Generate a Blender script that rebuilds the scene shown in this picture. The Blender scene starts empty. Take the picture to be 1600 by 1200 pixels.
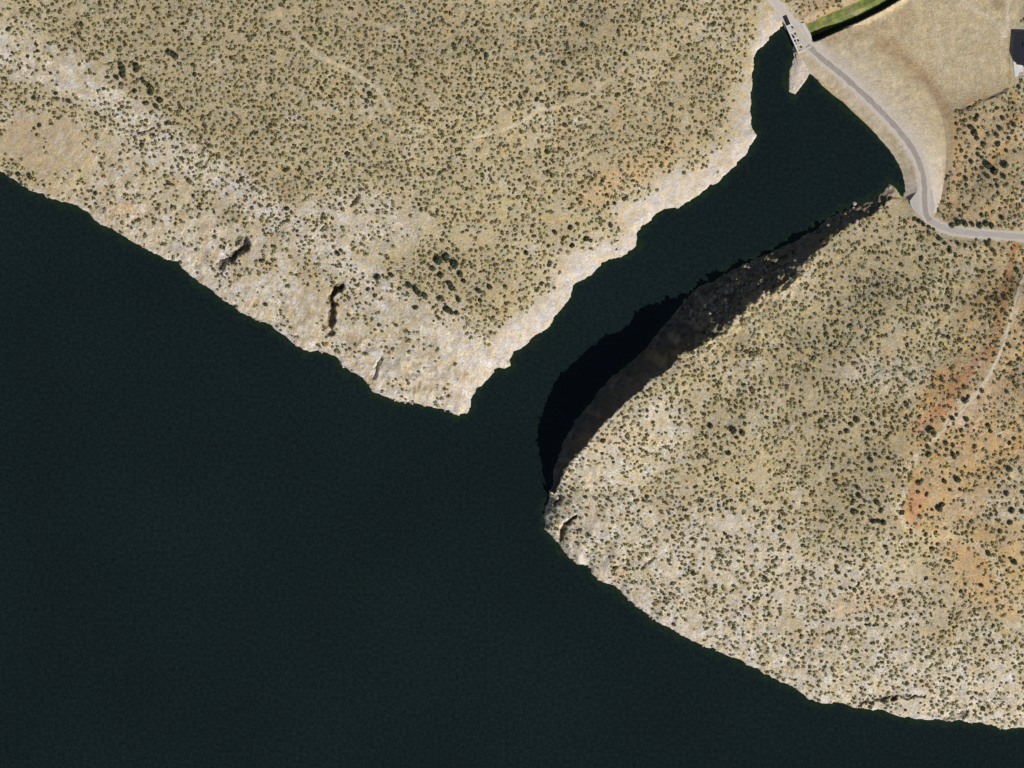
import bpy, math
import numpy as np
from math import radians
D = bpy.data
S = bpy.context.scene
C = S.collection
F = np.float32
PXM = 0.6                                  # metres per photograph pixel

# ------------------------------------------------------------------ camera, sky, sun, exposure
CAM_H = 8000.0
cam = D.objects.new('camera', D.cameras.new('camera'))
C.objects.link(cam)
cam.location = (0, 0, CAM_H)
cam.data.sensor_width = 36
cam.data.lens = 36 * (CAM_H - 22) / 960.0
cam.data.clip_start = 100
cam.data.clip_end = 30000
S.camera = cam

SUN_EL, SUN_AZ = radians(41), radians(136)         # azimuth clockwise from north (+Y)
w = D.worlds.new('World'); S.world = w; w.use_nodes = True
nt = w.node_tree
sky = nt.nodes.new('ShaderNodeTexSky'); sky.sky_type = 'NISHITA'; sky.sun_disc = False
sky.sun_elevation = SUN_EL; sky.sun_rotation = SUN_AZ
bg = nt.nodes['Background']; bg.inputs['Strength'].default_value = 0.05
nt.links.new(sky.outputs[0], bg.inputs[0])
sun = D.objects.new('sun', D.lights.new('sun', 'SUN')); C.objects.link(sun)
sun.data.energy = 4.3; sun.data.angle = radians(0.5); sun.data.color = (1.0, 0.955, 0.88)
sun.rotation_euler = (radians(90) - SUN_EL, 0, math.pi - SUN_AZ)
sun.location = (0, 0, 500)
S.view_settings.view_transform = 'Standard'; S.view_settings.look = 'None'
S.view_settings.exposure = 0.0; S.view_settings.gamma = 1.0
S.render.engine = 'CYCLES'

# ------------------------------------------------------------------ helpers
rng = np.random.default_rng(7)

def W(px, py):                              # survey coordinates (photo pixels) to metres
    return ((px - 800) * PXM, (600 - py) * PXM)

_g = np.random.default_rng(3).uniform(0, 2 * np.pi, (256, 256))
_gx, _gy = np.cos(_g).astype(F), np.sin(_g).astype(F)
def perlin(x, y, scale, seed=0):
    x = np.asarray(x, F) / scale + seed * 17.31 + 500; y = np.asarray(y, F) / scale + seed * 9.73 + 500
    xi = np.floor(x).astype(np.int32); yi = np.floor(y).astype(np.int32)
    xf = x - xi; yf = y - yi
    u = xf * xf * xf * (xf * (xf * 6 - 15) + 10); v = yf * yf * yf * (yf * (yf * 6 - 15) + 10)
    def gr(i, j, a, b):
        i = i & 255; j = j & 255
        return _gx[i, j] * a + _gy[i, j] * b
    n00 = gr(xi, yi, xf, yf); n10 = gr(xi + 1, yi, xf - 1, yf)
    n01 = gr(xi, yi + 1, xf, yf - 1); n11 = gr(xi + 1, yi + 1, xf - 1, yf - 1)
    return ((n00 * (1 - u) + n10 * u) * (1 - v) + (n01 * (1 - u) + n11 * u) * v) * 1.4
def fbm(x, y, scale, seed=0, oct=3, gain=.5):
    s = 0; a = 1
    for k in range(oct):
        s = s + a * perlin(x, y, scale / 2 ** k, seed + k * 5); a *= gain
    return s
def ss(a, b, x):
    t = np.clip((x - a) / (b - a), 0, 1); return t * t * (3 - 2 * t)
def seg_dist(PX, PY, pts, closed=False, vals=None):
    """distance (px) to a polyline, optional value interpolated along it"""
    best = np.full(PX.shape, 1e9, F); val = np.zeros(PX.shape, F) if vals is not None else None
    n = len(pts)
    for i in range(n if closed else n - 1):
        ax, ay = pts[i]; bx, by = pts[(i + 1) % n]
        dx, dy = bx - ax, by - ay; L = dx * dx + dy * dy + 1e-9
        t = np.clip(((PX - ax) * dx + (PY - ay) * dy) / L, 0, 1)
        d = (PX - ax - t * dx) ** 2 + (PY - ay - t * dy) ** 2
        m = d < best
        best = np.where(m, d, best)
        if vals is not None: val = np.where(m, vals[i] + t * (vals[(i + 1) % n] - vals[i]), val)
    best = np.sqrt(best)
    return (best, val) if vals is not None else best
def inside(PX, PY, pts):
    c = np.zeros(PX.shape, bool); n = len(pts)
    for i in range(n):
        ax, ay = pts[i]; bx, by = pts[(i + 1) % n]
        if ay == by: continue
        c ^= ((ay > PY) != (by > PY)) & (PX < (bx - ax) * (PY - ay) / (by - ay) + ax)
    return c

def mesh_np(name, V, faces, mats, parent=None, smooth=False, attrs=None):
    """faces: (n,k) int array"""
    me = D.meshes.new(name); V = np.asarray(V, F); faces = np.asarray(faces, np.int32)
    n, k = faces.shape
    me.vertices.add(len(V)); me.vertices.foreach_set('co', V.ravel())
    me.loops.add(n * k); me.loops.foreach_set('vertex_index', faces.ravel())
    me.polygons.add(n); me.polygons.foreach_set('loop_start', np.arange(0, n * k, k, dtype=np.int32))
    if smooth: me.polygons.foreach_set('use_smooth', np.ones(n, bool))
    me.update(calc_edges=True)
    for an, av in (attrs or {}).items():
        a = me.color_attributes.new(an, 'FLOAT_COLOR', 'POINT')
        col = np.ones((len(V), 4), F); col[:, :3] = av
        a.data.foreach_set('color', col.ravel())
    for m in (mats if isinstance(mats, (list, tuple)) else [mats]): me.materials.append(m)
    o = D.objects.new(name, me); C.objects.link(o)
    if parent: o.parent = parent
    return o
def poly_obj(name, V, faces, mat, parent=None):
    me = D.meshes.new(name); me.from_pydata([tuple(map(float, v)) for v in V], [], faces); me.update()
    me.materials.append(mat)
    o = D.objects.new(name, me); C.objects.link(o)
    if parent: o.parent = parent
    return o
def tag(o, label=None, cat=None, group=None, kind=None):
    if label: o['label'] = label
    if cat: o['category'] = cat
    if group: o['group'] = group
    if kind: o['kind'] = kind
    return o
def empty(name, loc, rz=0):
    o = D.objects.new(name, None); C.objects.link(o); o.location = loc; o.rotation_euler = (0, 0, rz); o.empty_display_size = 1
    return o

def mat(name, col, rough=.9, noise=0.0, scale=1.0, bump=0.0, attr=None, col2=None, spec=.2, metal=0):
    m = D.materials.new(name); m.use_nodes = True; n = m.node_tree.nodes; l = m.node_tree.links
    b = n['Principled BSDF']; b.inputs['Roughness'].default_value = rough
    b.inputs['Specular IOR Level'].default_value = spec; b.inputs['Metallic'].default_value = metal
    geo = n.new('ShaderNodeNewGeometry')
    if attr:
        a = n.new('ShaderNodeVertexColor'); a.layer_name = attr; src = a.outputs[0]
    else:
        a = n.new('ShaderNodeRGB'); a.outputs[0].default_value = (*col, 1); src = a.outputs[0]
    if noise or col2:
        t = n.new('ShaderNodeTexNoise'); t.inputs['Scale'].default_value = scale; t.inputs['Detail'].default_value = 4
        t.inputs['Roughness'].default_value = .65
        l.new(geo.outputs['Position'], t.inputs['Vector'])
        if col2:
            r = n.new('ShaderNodeMapRange'); r.inputs[1].default_value = .42; r.inputs[2].default_value = .6
            l.new(t.outputs[0], r.inputs[0])
            mx = n.new('ShaderNodeMix'); mx.data_type = 'RGBA'; l.new(r.outputs[0], mx.inputs[0])
            l.new(src, mx.inputs[6]); mx.inputs[7].default_value = (*col2, 1); src = mx.outputs[2]
        if noise:
            r = n.new('ShaderNodeMapRange'); r.inputs[1].default_value = .3; r.inputs[2].default_value = .7
            r.inputs[3].default_value = 1 - noise; r.inputs[4].default_value = 1 + noise
            l.new(t.outputs[0], r.inputs[0])
            vm = n.new('ShaderNodeVectorMath'); vm.operation = 'SCALE'
            l.new(src, vm.inputs[0]); l.new(r.outputs[0], vm.inputs['Scale']); src = vm.outputs[0]
        if bump:
            bp = n.new('ShaderNodeBump'); bp.inputs['Distance'].default_value = bump; bp.inputs['Strength'].default_value = 1
            l.new(t.outputs[0], bp.inputs['Height']); l.new(bp.outputs[0], b.inputs['Normal'])
    l.new(src, b.inputs['Base Color'])
    return m

M_ground = mat('ground_soil', (0, 0, 0), .95, noise=.20, scale=.6, bump=.6, attr='soil')
M_dam = mat('dam_fill', (0, 0, 0), .95, noise=.14, scale=.5, bump=.4, attr='soil')
M_road = mat('asphalt', (.33, .292, .265), .9, noise=.18, scale=.5)
M_track = mat('pale_dust', (.62, .52, .39), .95, noise=.12, scale=.7)
M_conc = mat('concrete', (.55, .51, .47), .85, noise=.10, scale=.6)
M_white = mat('white_concrete', (.62, .61, .60), .7, noise=.06, scale=.8)
M_dark = mat('dark_steel', (.022, .022, .026), .5, noise=.2, scale=2)
M_roof = mat('dark_roof', (.016, .018, .028), .7, noise=.35, scale=.6)
M_rock = mat('pale_rock', (.38, .32, .26), .95, noise=.25, scale=1.2, bump=.15)
M_bark = mat('bark', (.12, .09, .06), .95, noise=.3, scale=4)
M_leaf = mat('scrub_leaf', (0, 0, 0), .8, attr='leaf')

# ------------------------------------------------------------------ surveyed lines (photo pixel coordinates)
SW_SHORE = [(0,268),(25,284),(50,298),(75,308),(100,317),(120,320),(140,335),(150,345),(170,358),(195,370),(215,383),(235,392),(255,403),(275,410),(290,422),(305,436),(320,448),(335,455),(350,470),(365,482),(380,490),(400,498),(418,507),(435,518),(450,530),(465,541),(475,548),(495,549),(512,552),(525,560),(535,572),(550,582),(565,590),(575,600),(580,610),(595,618),(610,625),(625,628),(645,630),(665,634),(690,640),(705,645),(717,650)]
INLET_N = [(728,645),(735,635),(738,622),(748,607),(757,597),(765,588),(772,578),(790,575),(799,571),(797,560),(805,550),(820,538),(830,530),(845,520),(860,510),(865,500),(868,490),(885,473),(893,463),(895,448),(900,440),(915,433),(925,428),(932,418),(945,409),(960,402),(980,398),(988,390),(995,380),(998,362),(1003,352),(1015,345),(1028,332),(1040,325),(1060,322),(1080,313),(1092,302),(1105,293),(1125,284),(1133,272),(1150,258),(1165,240),(1178,220),(1182,208),(1176,200),(1174,180),(1175,150),(1176,125),(1177,100),(1181,85),(1188,75),(1198,62),(1208,52),(1215,45),(1225,41)]
DAM_SHORE = [(1234,52),(1240,66),(1247,80),(1243,92),(1235,105),(1234,125),(1233,142),(1244,146),(1255,132),(1262,122),(1267,112),(1275,118),(1285,132),(1300,145),(1320,160),(1335,175),(1355,193),(1375,212),(1392,228),(1402,242),(1412,258),(1420,275),(1422,288),(1413,305)]
CLIFF_BASE = [(1405,300),(1398,290),(1390,287),(1383,295),(1372,312),(1345,319),(1320,328),(1295,342),(1275,358),(1250,372),(1225,385),(1195,400),(1160,415),(1130,430),(1100,445),(1078,462),(1056,486),(1036,512),(1010,543),(985,566),(957,589),(927,623),(901,656),(882,688),(870,718),(864,746),(862,768)]
SE_SHORE = [(858,780),(851,797),(851,828),(862,838),(872,848),(882,864),(900,880),(917,884),(925,893),(932,905),(960,917),(985,940),(1010,958),(1025,972),(1050,985),(1075,998),(1100,1010),(1130,1022),(1155,1032),(1180,1045),(1215,1063),(1245,1078),(1265,1092),(1285,1100),(1310,1098),(1345,1108),(1380,1112),(1410,1120),(1440,1125),(1480,1128),(1500,1128),(1540,1132),(1570,1140),(1600,1138)]
LAND = [(-14000,-5400),(-300,95)] + SW_SHORE + INLET_N + DAM_SHORE + CLIFF_BASE + SE_SHORE + [(1900,1190),(14000,4200),(14000,-14000),(-14000,-14000)]
CLIFF_TOP = [(868,772),(880,742),(890,725),(905,705),(920,690),(945,660),(960,645),(985,622),(1000,608),(1030,585),(1048,572),(1068,550),(1100,542),(1112,530),(1134,508),(1158,492),(1184,466),(1206,452),(1228,445),(1245,427),(1256,411),(1270,398),(1287,385),(1300,370),(1318,358),(1345,345),(1368,334),(1388,318)]
LIT_A = [(-14000,-5400),(-300,95)] + SW_SHORE + INLET_N + DAM_SHORE
LIT_B = SE_SHORE + [(1900,1190),(14000,4200)]
CLIFF_POLY = CLIFF_TOP[::-1] + CLIFF_BASE[::-1][:-1]
CLIFF_POLY = CLIFF_TOP + [(1398,300)] + CLIFF_BASE[1:]
CREST = [(1262,70),(1285,90),(1320,118),(1360,155),(1385,180),(1410,208),(1428,232),(1440,258),(1446,285),(1446,310),(1447,332)]
ROAD = [(1140,-60),(1190,-18),(1218,8),(1240,38),(1262,70)] + CREST[1:] + [(1455,345),(1475,356),(1500,362),(1550,366),(1600,370),(1720,378)]
ROAD_Z = [9,8,6.5,5.1,5.1] + [5.1]*10 + [5.4,6,6.5,7.5,8.5,11]
TRACK = [(1660,250),(1640,330),(1622,390),(1600,432),(1588,462),(1578,500),(1568,540),(1552,572),(1535,600),(1515,628),(1490,655),(1465,680),(1448,692)]
TRACK_Z = [12,12,13,15,18,22,26,30,33,36,38,40,41]
LOW = [(1262,62),(1285,52),(1320,36),(1345,26),(1380,8),(1402,-5),(1460,-40),(1500,-80),(1605,-90),(1600,-10),(1594,60),(1592,128),(1562,142),(1492,172),(1494,232),(1482,270),(1474,300),(1458,330),(1447,332),(1448,300),(1446,272),(1436,244),(1418,214),(1394,186),(1366,156),(1326,120),(1288,88),(1268,72)]
CHANNEL = [(1262,62),(1285,52),(1320,36),(1345,26),(1380,8),(1402,-5),(1460,-40)]
CHAN_NW = CHANNEL + [(1500,-80),(1500,-500),(1180,-500),(1180,20),(1240,40)]
DITCH = [(1494,172),(1510,168),(1525,162),(1535,155),(1550,150),(1562,145),(1576,138)]
GASH = [([(345,414),(352,405),(362,401),(372,393),(383,383),(384,376)], 9, 3.9), ([(370,378),(374,371)], 4, 3.),
        ([(515,520),(517,500),(519,480),(519,462),(525,450),(533,446)], 11, 3.0), ([(583,588),(590,572),(595,560)], 5, 1.9),
        ([(876,842),(879,830),(885,818),(896,808)], 8, 2.8), ([(870,790),(873,775)], 4, 2.), ([(215,206),(228,203),(238,200)], 3.5, 1.3),
        ([(1345,1099),(1366,1096),(1400,1091),(1448,1087)], 5, 1.5), ([(1478,1126),(1500,1119),(1512,1116)], 5, 2.0),([(1003,885),(1022,872)], 2.5, 1.6),
        ([(162,98),(182,96)], 2.5, 1.), ([(1530,200),(1515,222)], 2.5, 2.)]

# bedrock surface heights (px, py, z)
ZC = [(-300,-300,45),(0,0,34),(0,150,26),(150,60,34),(400,0,44),(700,-100,52),(400,200,34),(700,150,42),(700,300,32),(950,100,38),
      (1000,250,28),(1120,100,18),(1160,20,12),(1215,20,6),(1240,-30,7),(1300,-10,4),(1300,-60,8),(1400,-100,10),(600,450,22),(750,450,20),(300,350,18),
      (850,350,24),(1150,180,12),(1400,320,6.5),(1440,345,6),(1380,345,12),(1330,370,19),(1280,410,25),(1230,460,30),(1150,525,38),(1080,560,52),
      (1000,620,56),(945,680,58),(905,725,56),(880,765,42),(870,800,9),(885,830,14),(1000,800,40),(1150,700,52),(1150,850,42),(1300,600,46),(1250,1000,22),
      (1400,500,34),(1380,800,48),(1500,650,40),(1600,500,26),(1500,400,11),(1600,370,9),(1550,320,6),(1530,220,-1),(1500,260,-1),(1500,185,-4),(1480,300,3),(1560,165,-5),(1595,135,-6),(1600,100,-7.5),
      (1595,200,1),(1700,200,6),(1700,20,-7),(1610,60,-7.5),(1610,10,-7.5),(1800,700,60),(1600,850,48),(1550,1000,30),(1600,1080,18),(1400,950,30),(2500,400,80),(1100,950,22)]

# ------------------------------------------------------------------ terrain heights
def axis(lo, hi, step, far):
    core = np.arange(lo, hi + step * .5, step)
    g = []; s = step; p = hi
    while p < far: s *= 1.28; p += s; g.append(p)
    g = np.array(g); return np.concatenate([(lo - (g - hi))[::-1], core, g])
XS = axis(-500, 500, .95, 5200).astype(F); YS = axis(-380, 380, .95, 5200).astype(F)

def height(X, Y, want_all=False):
    PX = X / PXM + 800; PY = 600 - Y / PXM
    rg = 1 - .8 * ss(1225, 1240, PX) * ss(300, 280, PY)
    jx = PX + fbm(X, Y, 12, 1, 4, .6) * 2.8 * rg; jy = PY + fbm(X, Y, 12, 2, 4, .6) * 2.8 * rg     # ragged rock edges
    d = seg_dist(jx, jy, LAND, True) * PXM
    land = inside(jx, jy, LAND); d = np.where(land, d, -d)
    num = np.zeros(X.shape, F); den = np.zeros(X.shape, F)
    for cx, cy, cz in ZC:
        r2 = (PX - cx) ** 2 + (PY - cy) ** 2 + 900
        k = 1 / (r2 * np.sqrt(r2)); num += k * cz; den += k
    Z = num / den
    # lowland behind the dam
    dl = seg_dist(PX, PY, LOW, True) * PXM; dl = np.where(inside(PX, PY, LOW), dl, -dl)
    lowz = -10.5 + ss(1400, 1500, PX) * ss(90, 330, PY) * 12 + ss(1400,1600,PX) * 3
    nw = inside(PX, PY, CHAN_NW)
    tl = (~nw) * np.where(PX > 1455, ss(-12, 10, dl), ss(-6, 9, dl) * ss(-8, -1, dl + 4))
    Z = Z * (1 - tl) + lowz * tl
    # relief
    rough = 1 - ss(-14, 4, dl)
    Z = Z + rough * (fbm(X, Y, 70, 11, 3) * 2.2 + fbm(X, Y, 22, 15, 2) * .9) + (.25 + .75 * rough) * (fbm(X, Y, 6, 20, 3, .6) * .38)
    # shore profile
    sh = ss(600, 720, PX) * ss(40, -40, (PY - 640) + (PX - 720) * .86)         # inlet side
    k = .30 + .15 * ss(620, 820, PX)
    d2 = np.where(d > 0, np.minimum(seg_dist(jx, jy, LIT_A), seg_dist(jx, jy, LIT_B)) * PXM, d)   # the cliff foot does not pull the plateau down
    dt = seg_dist(jx, jy, CLIFF_TOP) * PXM
    k = k + 1.25 * np.exp(-dt / 55) * ss(1300, 1150, PX)
    prof = .5 * ss(0, 1.2, d2) + k * np.maximum(d2, 0)
    h = np.where(Z > 0, Z * (1 - np.exp(-prof / np.maximum(Z, .5))), Z)
    ups = (PX > 1225) & (PX < 1425) & (PY < 310) & (PY > 60) & (dl < 0)
    h = np.where(ups & (d > 0), np.minimum(h, .55 + .12 * np.maximum(d, 0)), h)
    # the cliff
    inc = inside(jx, jy, CLIFF_POLY)
    t = np.clip(d / np.maximum(d + dt, .1), 0, 1)
    talus = ss(1060, 1110, PX) * ss(1290, 1230, PX)
    prof2 = (1 - talus) * (.62 * t + .38 * t ** 3) + talus * t ** 1.15
    near = np.minimum(np.exp(-dt / 6), 1)
    h = np.where(inc, np.maximum(h, 1.5) * prof2, h)
    tal = inc * talus + (~inc) * (d > 0) * talus * ss(16, 0, dt)
    rid = 1 - 2 * np.abs(perlin(X, Y, 8, 31)) + .6 * (1 - 2 * np.abs(perlin(X, Y, 3.6, 33))) + .5 * perlin(X, Y, 2.2, 34)
    h = h + tal * (rid * 2.3 - 2.6 + 6.5 * np.maximum(perlin(X, Y, 11, 131), -.2) + 5 * np.maximum(perlin(X, Y, 5.5, 132), 0)) + inc * (1 - talus) * ((1 - 2 * np.abs(perlin(X, Y, 9, 35))) * 2.2 + perlin(X, Y, 3.5, 36) * 1.3 - 1)
    crag = ss(60, 15, seg_dist(PX, PY, SW_SHORE[8:]) * PXM) + .8 * ss(60, 10, seg_dist(PX, PY, SE_SHORE) * PXM) + .5 * ss(45, 10, seg_dist(PX, PY, INLET_N[4:30]) * PXM)
    crag = np.clip(crag, 0, 1) * (.35 + .65 * ss(-.1, .4, perlin(X, Y, 45, 37))) * ss(1, 8, d) * (~inc)
    h = h + crag * ((.5 - 1.6 * np.abs(perlin(X * .8 + Y * .5, Y, 13, 38))) * 1.9 + (.5 - 1.6 * np.abs(perlin(X, Y, 5, 39))) * .8)
    # gullies and clefts
    for pts, dep, wd in GASH:
        gd = seg_dist(PX + fbm(X, Y, 7, 41, 3) * 4.5, PY + fbm(X, Y, 7, 43, 3) * 4.5, pts) * PXM; wd = wd * (.85 + .55 * perlin(X, Y, 9, 45))
        h = np.where(d > 0, np.maximum(h - dep * np.exp(-(gd / wd) ** 4), np.minimum(h, .4)), h)
    # road and track benches
    for line, zs, wd in ((ROAD, ROAD_Z, 4.6), (TRACK, TRACK_Z, 2.0)):
        rd, rz = seg_dist(PX, PY, line, False, zs); rd *= PXM
        on = ss(wd + 7, wd, rd) * (1 - ss(2, 6, dl)) * (d > 4)
        if line is TRACK: h_t = h
        else: h = h * (1 - on) + (rz - .15) * on
    # channel below the spillway and the drain
    cd = seg_dist(PX, PY, CHANNEL) * PXM
    side = np.where(nw, 0, 1)
    wall = np.where(side == 1, ss(2.2, 4.0, cd), 0)
    hch = np.where(side == 1, -13.5 + wall * 30, -13.5 + np.maximum(cd - 1.6, 0) * 1.0)
    h = np.where((cd < 40) & (PY < 75 + (PX - 1262) * -.2) & (PX > 1250), np.minimum(h, hch), h)
    dd = seg_dist(PX, PY, DITCH) * PXM
    h = h - 1.5 * np.exp(-(dd / 1.3) ** 4) * (.6 + .9 * perlin(X, Y, 8, 191))
    # lake bed
    h = np.where(d <= 0, np.maximum(-.35 + d * .9, -26), h)
    h = np.where((d > 0) & (dl < -6) & (h < .12) & ~((PX > 1455) & (PY < 400)), .12, h)
    return (h, d, dl, cd, inc, dt, PX, PY) if want_all else h

X, Y = np.meshgrid(XS, YS)
Hh, SD, DL, CD, INC, DT, PXg, PYg = height(X, Y, True)

def bil(A, x, y):
    x = np.asarray(x, float); y = np.asarray(y, float)
    i = np.clip(np.searchsorted(XS, x) - 1, 0, len(XS) - 2); j = np.clip(np.searchsorted(YS, y) - 1, 0, len(YS) - 2)
    u = (x - XS[i]) / (XS[i + 1] - XS[i]); v = (y - YS[j]) / (YS[j + 1] - YS[j])
    return (A[j, i] * (1 - u) + A[j, i + 1] * u) * (1 - v) + (A[j + 1, i] * (1 - u) + A[j + 1, i + 1] * u) * v

# ------------------------------------------------------------------ soil colours and vegetation cover
def blob(cx, cy, rx, ry, ang=0, soft=.5):
    a = radians(ang); dx = PXg - cx; dy = PYg - cy
    u = (dx * math.cos(a) + dy * math.sin(a)) / rx; v = (-dx * math.sin(a) + dy * math.cos(a)) / ry
    return ss(1 + soft, 1 - soft, np.sqrt(u * u + v * v) + NB * .35)
NB = fbm(X, Y, 40, 51, 4, .6)
NS = fbm(X, Y, 7, 55, 3, .7)
col = np.empty(X.shape + (3,), F); col[:] = (.450, .374, .228)
def mixc(c, m):
    m = np.clip(m, 0, 1)[..., None]; col[:] = col * (1 - m) + np.array(c, F) * m
PALE = (.56, .495, .405); WHITE = (.555, .495, .43); ORG = (.56, .335, .14); RED = (.50, .24, .11); YEL = (.50, .42, .25); BRN = (.36, .275, .175); TAN = (.43, .335, .22)
pale = np.clip(NB * .5, 0, .5)
north = (PXg < 1230) & (PYg < 660)
band = np.zeros(X.shape, F)
sw = seg_dist(PXg, PYg, SW_SHORE)
band = ss(150, 40, sw + NB * 60) * ss(80, 260, PXg)
pale = np.maximum(pale, band * .75)
for b in [(60,95,120,34,22),(150,150,90,26,35),(250,230,110,35,35),(640,520,130,60,25),(560,345,100,46,0),(20,60,40,30,0),(700,560,90,60,0)]: pale = np.maximum(pale, blob(*b) * .66)
pale = np.maximum(pale, ss(46, 8, seg_dist(PXg + NB * 26, PYg + NB * 26, [(-20,75),(90,110),(180,165),(300,250),(420,330),(520,400),(640,490),(760,560)])) * .95)
# southern peninsula
pale = np.maximum(pale, ss(190, 60, seg_dist(PXg, PYg, SE_SHORE) + NB * 70) * .8 * (PXg > 840))
for b in [(1150,880,220,90,20),(1000,700,90,60,-40),(1330,930,150,70,20),(1390,590,70,30,10),(1560,790,60,24,0),(1520,620,30,60,20)]: pale = np.maximum(pale, blob(*b) * .65)
mixc(PALE, pale)
mixc(BRN, np.clip(ss(.1, .9, fbm(X, Y, 90, 61, 3)) * .55, 0, 1) * (pale < .5))
mixc(YEL, ss(.0, .8, fbm(X, Y, 50, 65, 3)) * .45)
for b in [(1560,560,70,200,14),(1500,720,110,100,0),(1560,880,90,60,20),(980,270,90,26,-30),(1350,940,60,16,-10)]: mixc(ORG, blob(*b) * .36)
for b in [(1470,620,46,34,-40),(1421,770,14,50,8),(1590,700,40,26,0)]: mixc(ORG, blob(*b) * .8)
for b in [(1555,930,60,22,40),(1500,860,70,22,40),(1480,860,30,16,20)]: mixc((.53,.34,.17), blob(*b) * .6)
mixc(RED, ss(11, 2, seg_dist(PXg + NS * 3, PYg, [(1590,372),(1578,420),(1568,470),(1560,500),(1552,540)])) * .85)
mixc(RED, ss(16, 2, seg_dist(PXg + NS * 4, PYg + NS * 3, [(1545,550),(1520,575),(1490,610),(1470,640),(1430,668)])) * .75)
mixc(RED, blob(1424,780,12,26,8) * .7)
mixc(ORG, ss(13, 4, seg_dist(PXg, PYg, [(1440,690),(1424,715),(1412,760),(1405,800),(1430,830)])) * .8)
mixc(RED, blob(1590,182,18,12,0) * .6)
mixc(TAN, blob(55,215,90,42,10) * .8); mixc(TAN, blob(480,480,30,50,10) * .5); mixc(ORG, blob(190,330,26,16,0) * .35)
mixc(ORG, blob(330,365,22,16,0) * .25)
# bleached shoreline of the inlet
inl = seg_dist(PXg, PYg, INLET_N[:-8])
mixc(WHITE, ss(60, 16, inl + NB * 22 + NS * 6 + ss(1000, 1180, PXg) * 14) * .95)
mixc(WHITE, ss(9, 2, sw + NS * 4) * .6)
mixc(WHITE, ss(8, 2, seg_dist(PXg, PYg, SE_SHORE) + NS * 3) * .6)
mixc(WHITE, ss(10, 2, DT / PXM + NS * 3) * (~INC) * (PXg < 1110) * .5)
mixc((.60, .53, .45), ss(16, 6, seg_dist(PXg, PYg, [(1200,62),(1190,80),(1184,110)])) * .9)
mixc((.58, .505, .44), blob(1212,40,20,24,30) * .95); mixc((.56, .48, .41), blob(1244,118,26,44,10) * .95)
mixc((.062, .054, .054), INC * np.where(PXg > 1085, .68, .88))  # cliff face: its shade is painted into the ground colour
for pts_, _, wd_ in GASH[:3] + GASH[4:5] + GASH[7:9]: mixc((.07, .06, .05), ss(wd_ * 1.45, wd_ * .8, seg_dist(PXg + fbm(X, Y, 7, 41, 3) * 4.5, PYg + fbm(X, Y, 7, 43, 3) * 4.5, pts_) * PXM) * .8)  # shade inside the clefts and lower scarp, painted as dark ground
# ground behind the dam
mask_low = ss(-1, 5, DL)
fieldc = np.empty(X.shape + (3,), F); fieldc[:] = (.490, .402, .258)
fm = ss(.0, .7, fbm(X, Y, 30, 71, 4, .6))[..., None]; fieldc[:] = fieldc * (1 - fm * .35) + np.array((.54, .46, .34), F) * fm * .35
def fmix(c, m):
    m = np.clip(m, 0, 1)[..., None]; fieldc[:] = fieldc * (1 - m) + np.array(c, F) * m
streak = lambda pts, wd: ss(wd * 1.6, 0, seg_dist(PXg + NB * 8, PYg + NB * 8, pts))
fmix((.55, .475, .37), streak([(1330,90),(1380,135),(1420,175),(1450,220),(1468,260),(1465,310)], 24) * .6)
fmix((.40, .29, .175), streak([(1383,62),(1409,85),(1453,123),(1477,165),(1489,188)], 17) * .55)
fmix((.36, .25, .145), streak([(1375,66),(1397,62),(1407,80),(1432,104),(1455,128),(1477,165),(1489,190),(1500,215)], 8) * .8)
fmix((.39, .29, .18), streak([(1290,62),(1345,54),(1395,40),(1425,20)], 11) * .55)
fmix((.38, .27, .16), streak([(1405,20),(1425,15)], 6) * .5)
fmix((.38, .29, .19), blob(1528,72,14,12,0) * .5)
fmix((.38, .265, .15), ss(16, 3, np.abs(PXg - 1507) + NB * 7) * ss(180, 205, PYg) * .8)
fmix((.36, .27, .13), ss(4, 1, np.abs(PXg - 1580)) * (PYg > 55) * (PYg < 130) * .7)
fmix((.62, .52, .42), ss(4, 1, np.abs(PXg - 1577)) * (PYg < 45) * .8)
fmix((.63, .54, .42), blob(1572,52,8,6,0) * .8)
fmix((.30, .22, .13), blob(1562,5,12,9,0) * .7)
fmix((.56, .48, .37), streak([(1500,-10),(1530,15),(1560,35),(1580,48)], 5) * .7)
col[:] = col * (1 - mask_low[..., None]) + fieldc * mask_low[..., None]
mixc((.40, .27, .16), (PXg > 1250) * (PXg < 1345) * (PYg < 40) * (DL < -2) * .7)
mixc((.42, .26, .15), blob(1502,235,10,50,0) * .7); mixc((.44, .30, .16), blob(1484,310,8,40,0) * .6)
# green bank of the channel
gb = (CD < 14.5 + NS * 1.5) * (DL < 1) * (PYg < 62) * (PXg > 1256)
gcol = np.array((.165, .195, .055), F) + np.clip(NS, -.6, .8)[..., None] * np.array((.05, .05, .01), F) + ss(.2, .8, fbm(X, Y, 12, 75, 2))[..., None] * np.array((.11, .11, .005), F)
col = np.where(gb[..., None] > 0, np.clip(gcol, .02, .4), col)
mixc((.06, .055, .05), (CD < 4.0) * (DL > 0) * (PXg > 1255))  # wall shadow on the field side of the channel, painted dark
mixc((.10, .08, .06), ss(4, 2, seg_dist(PXg, PYg, DITCH)) * .9)  # shadow in the drain painted as a dark line
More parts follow.
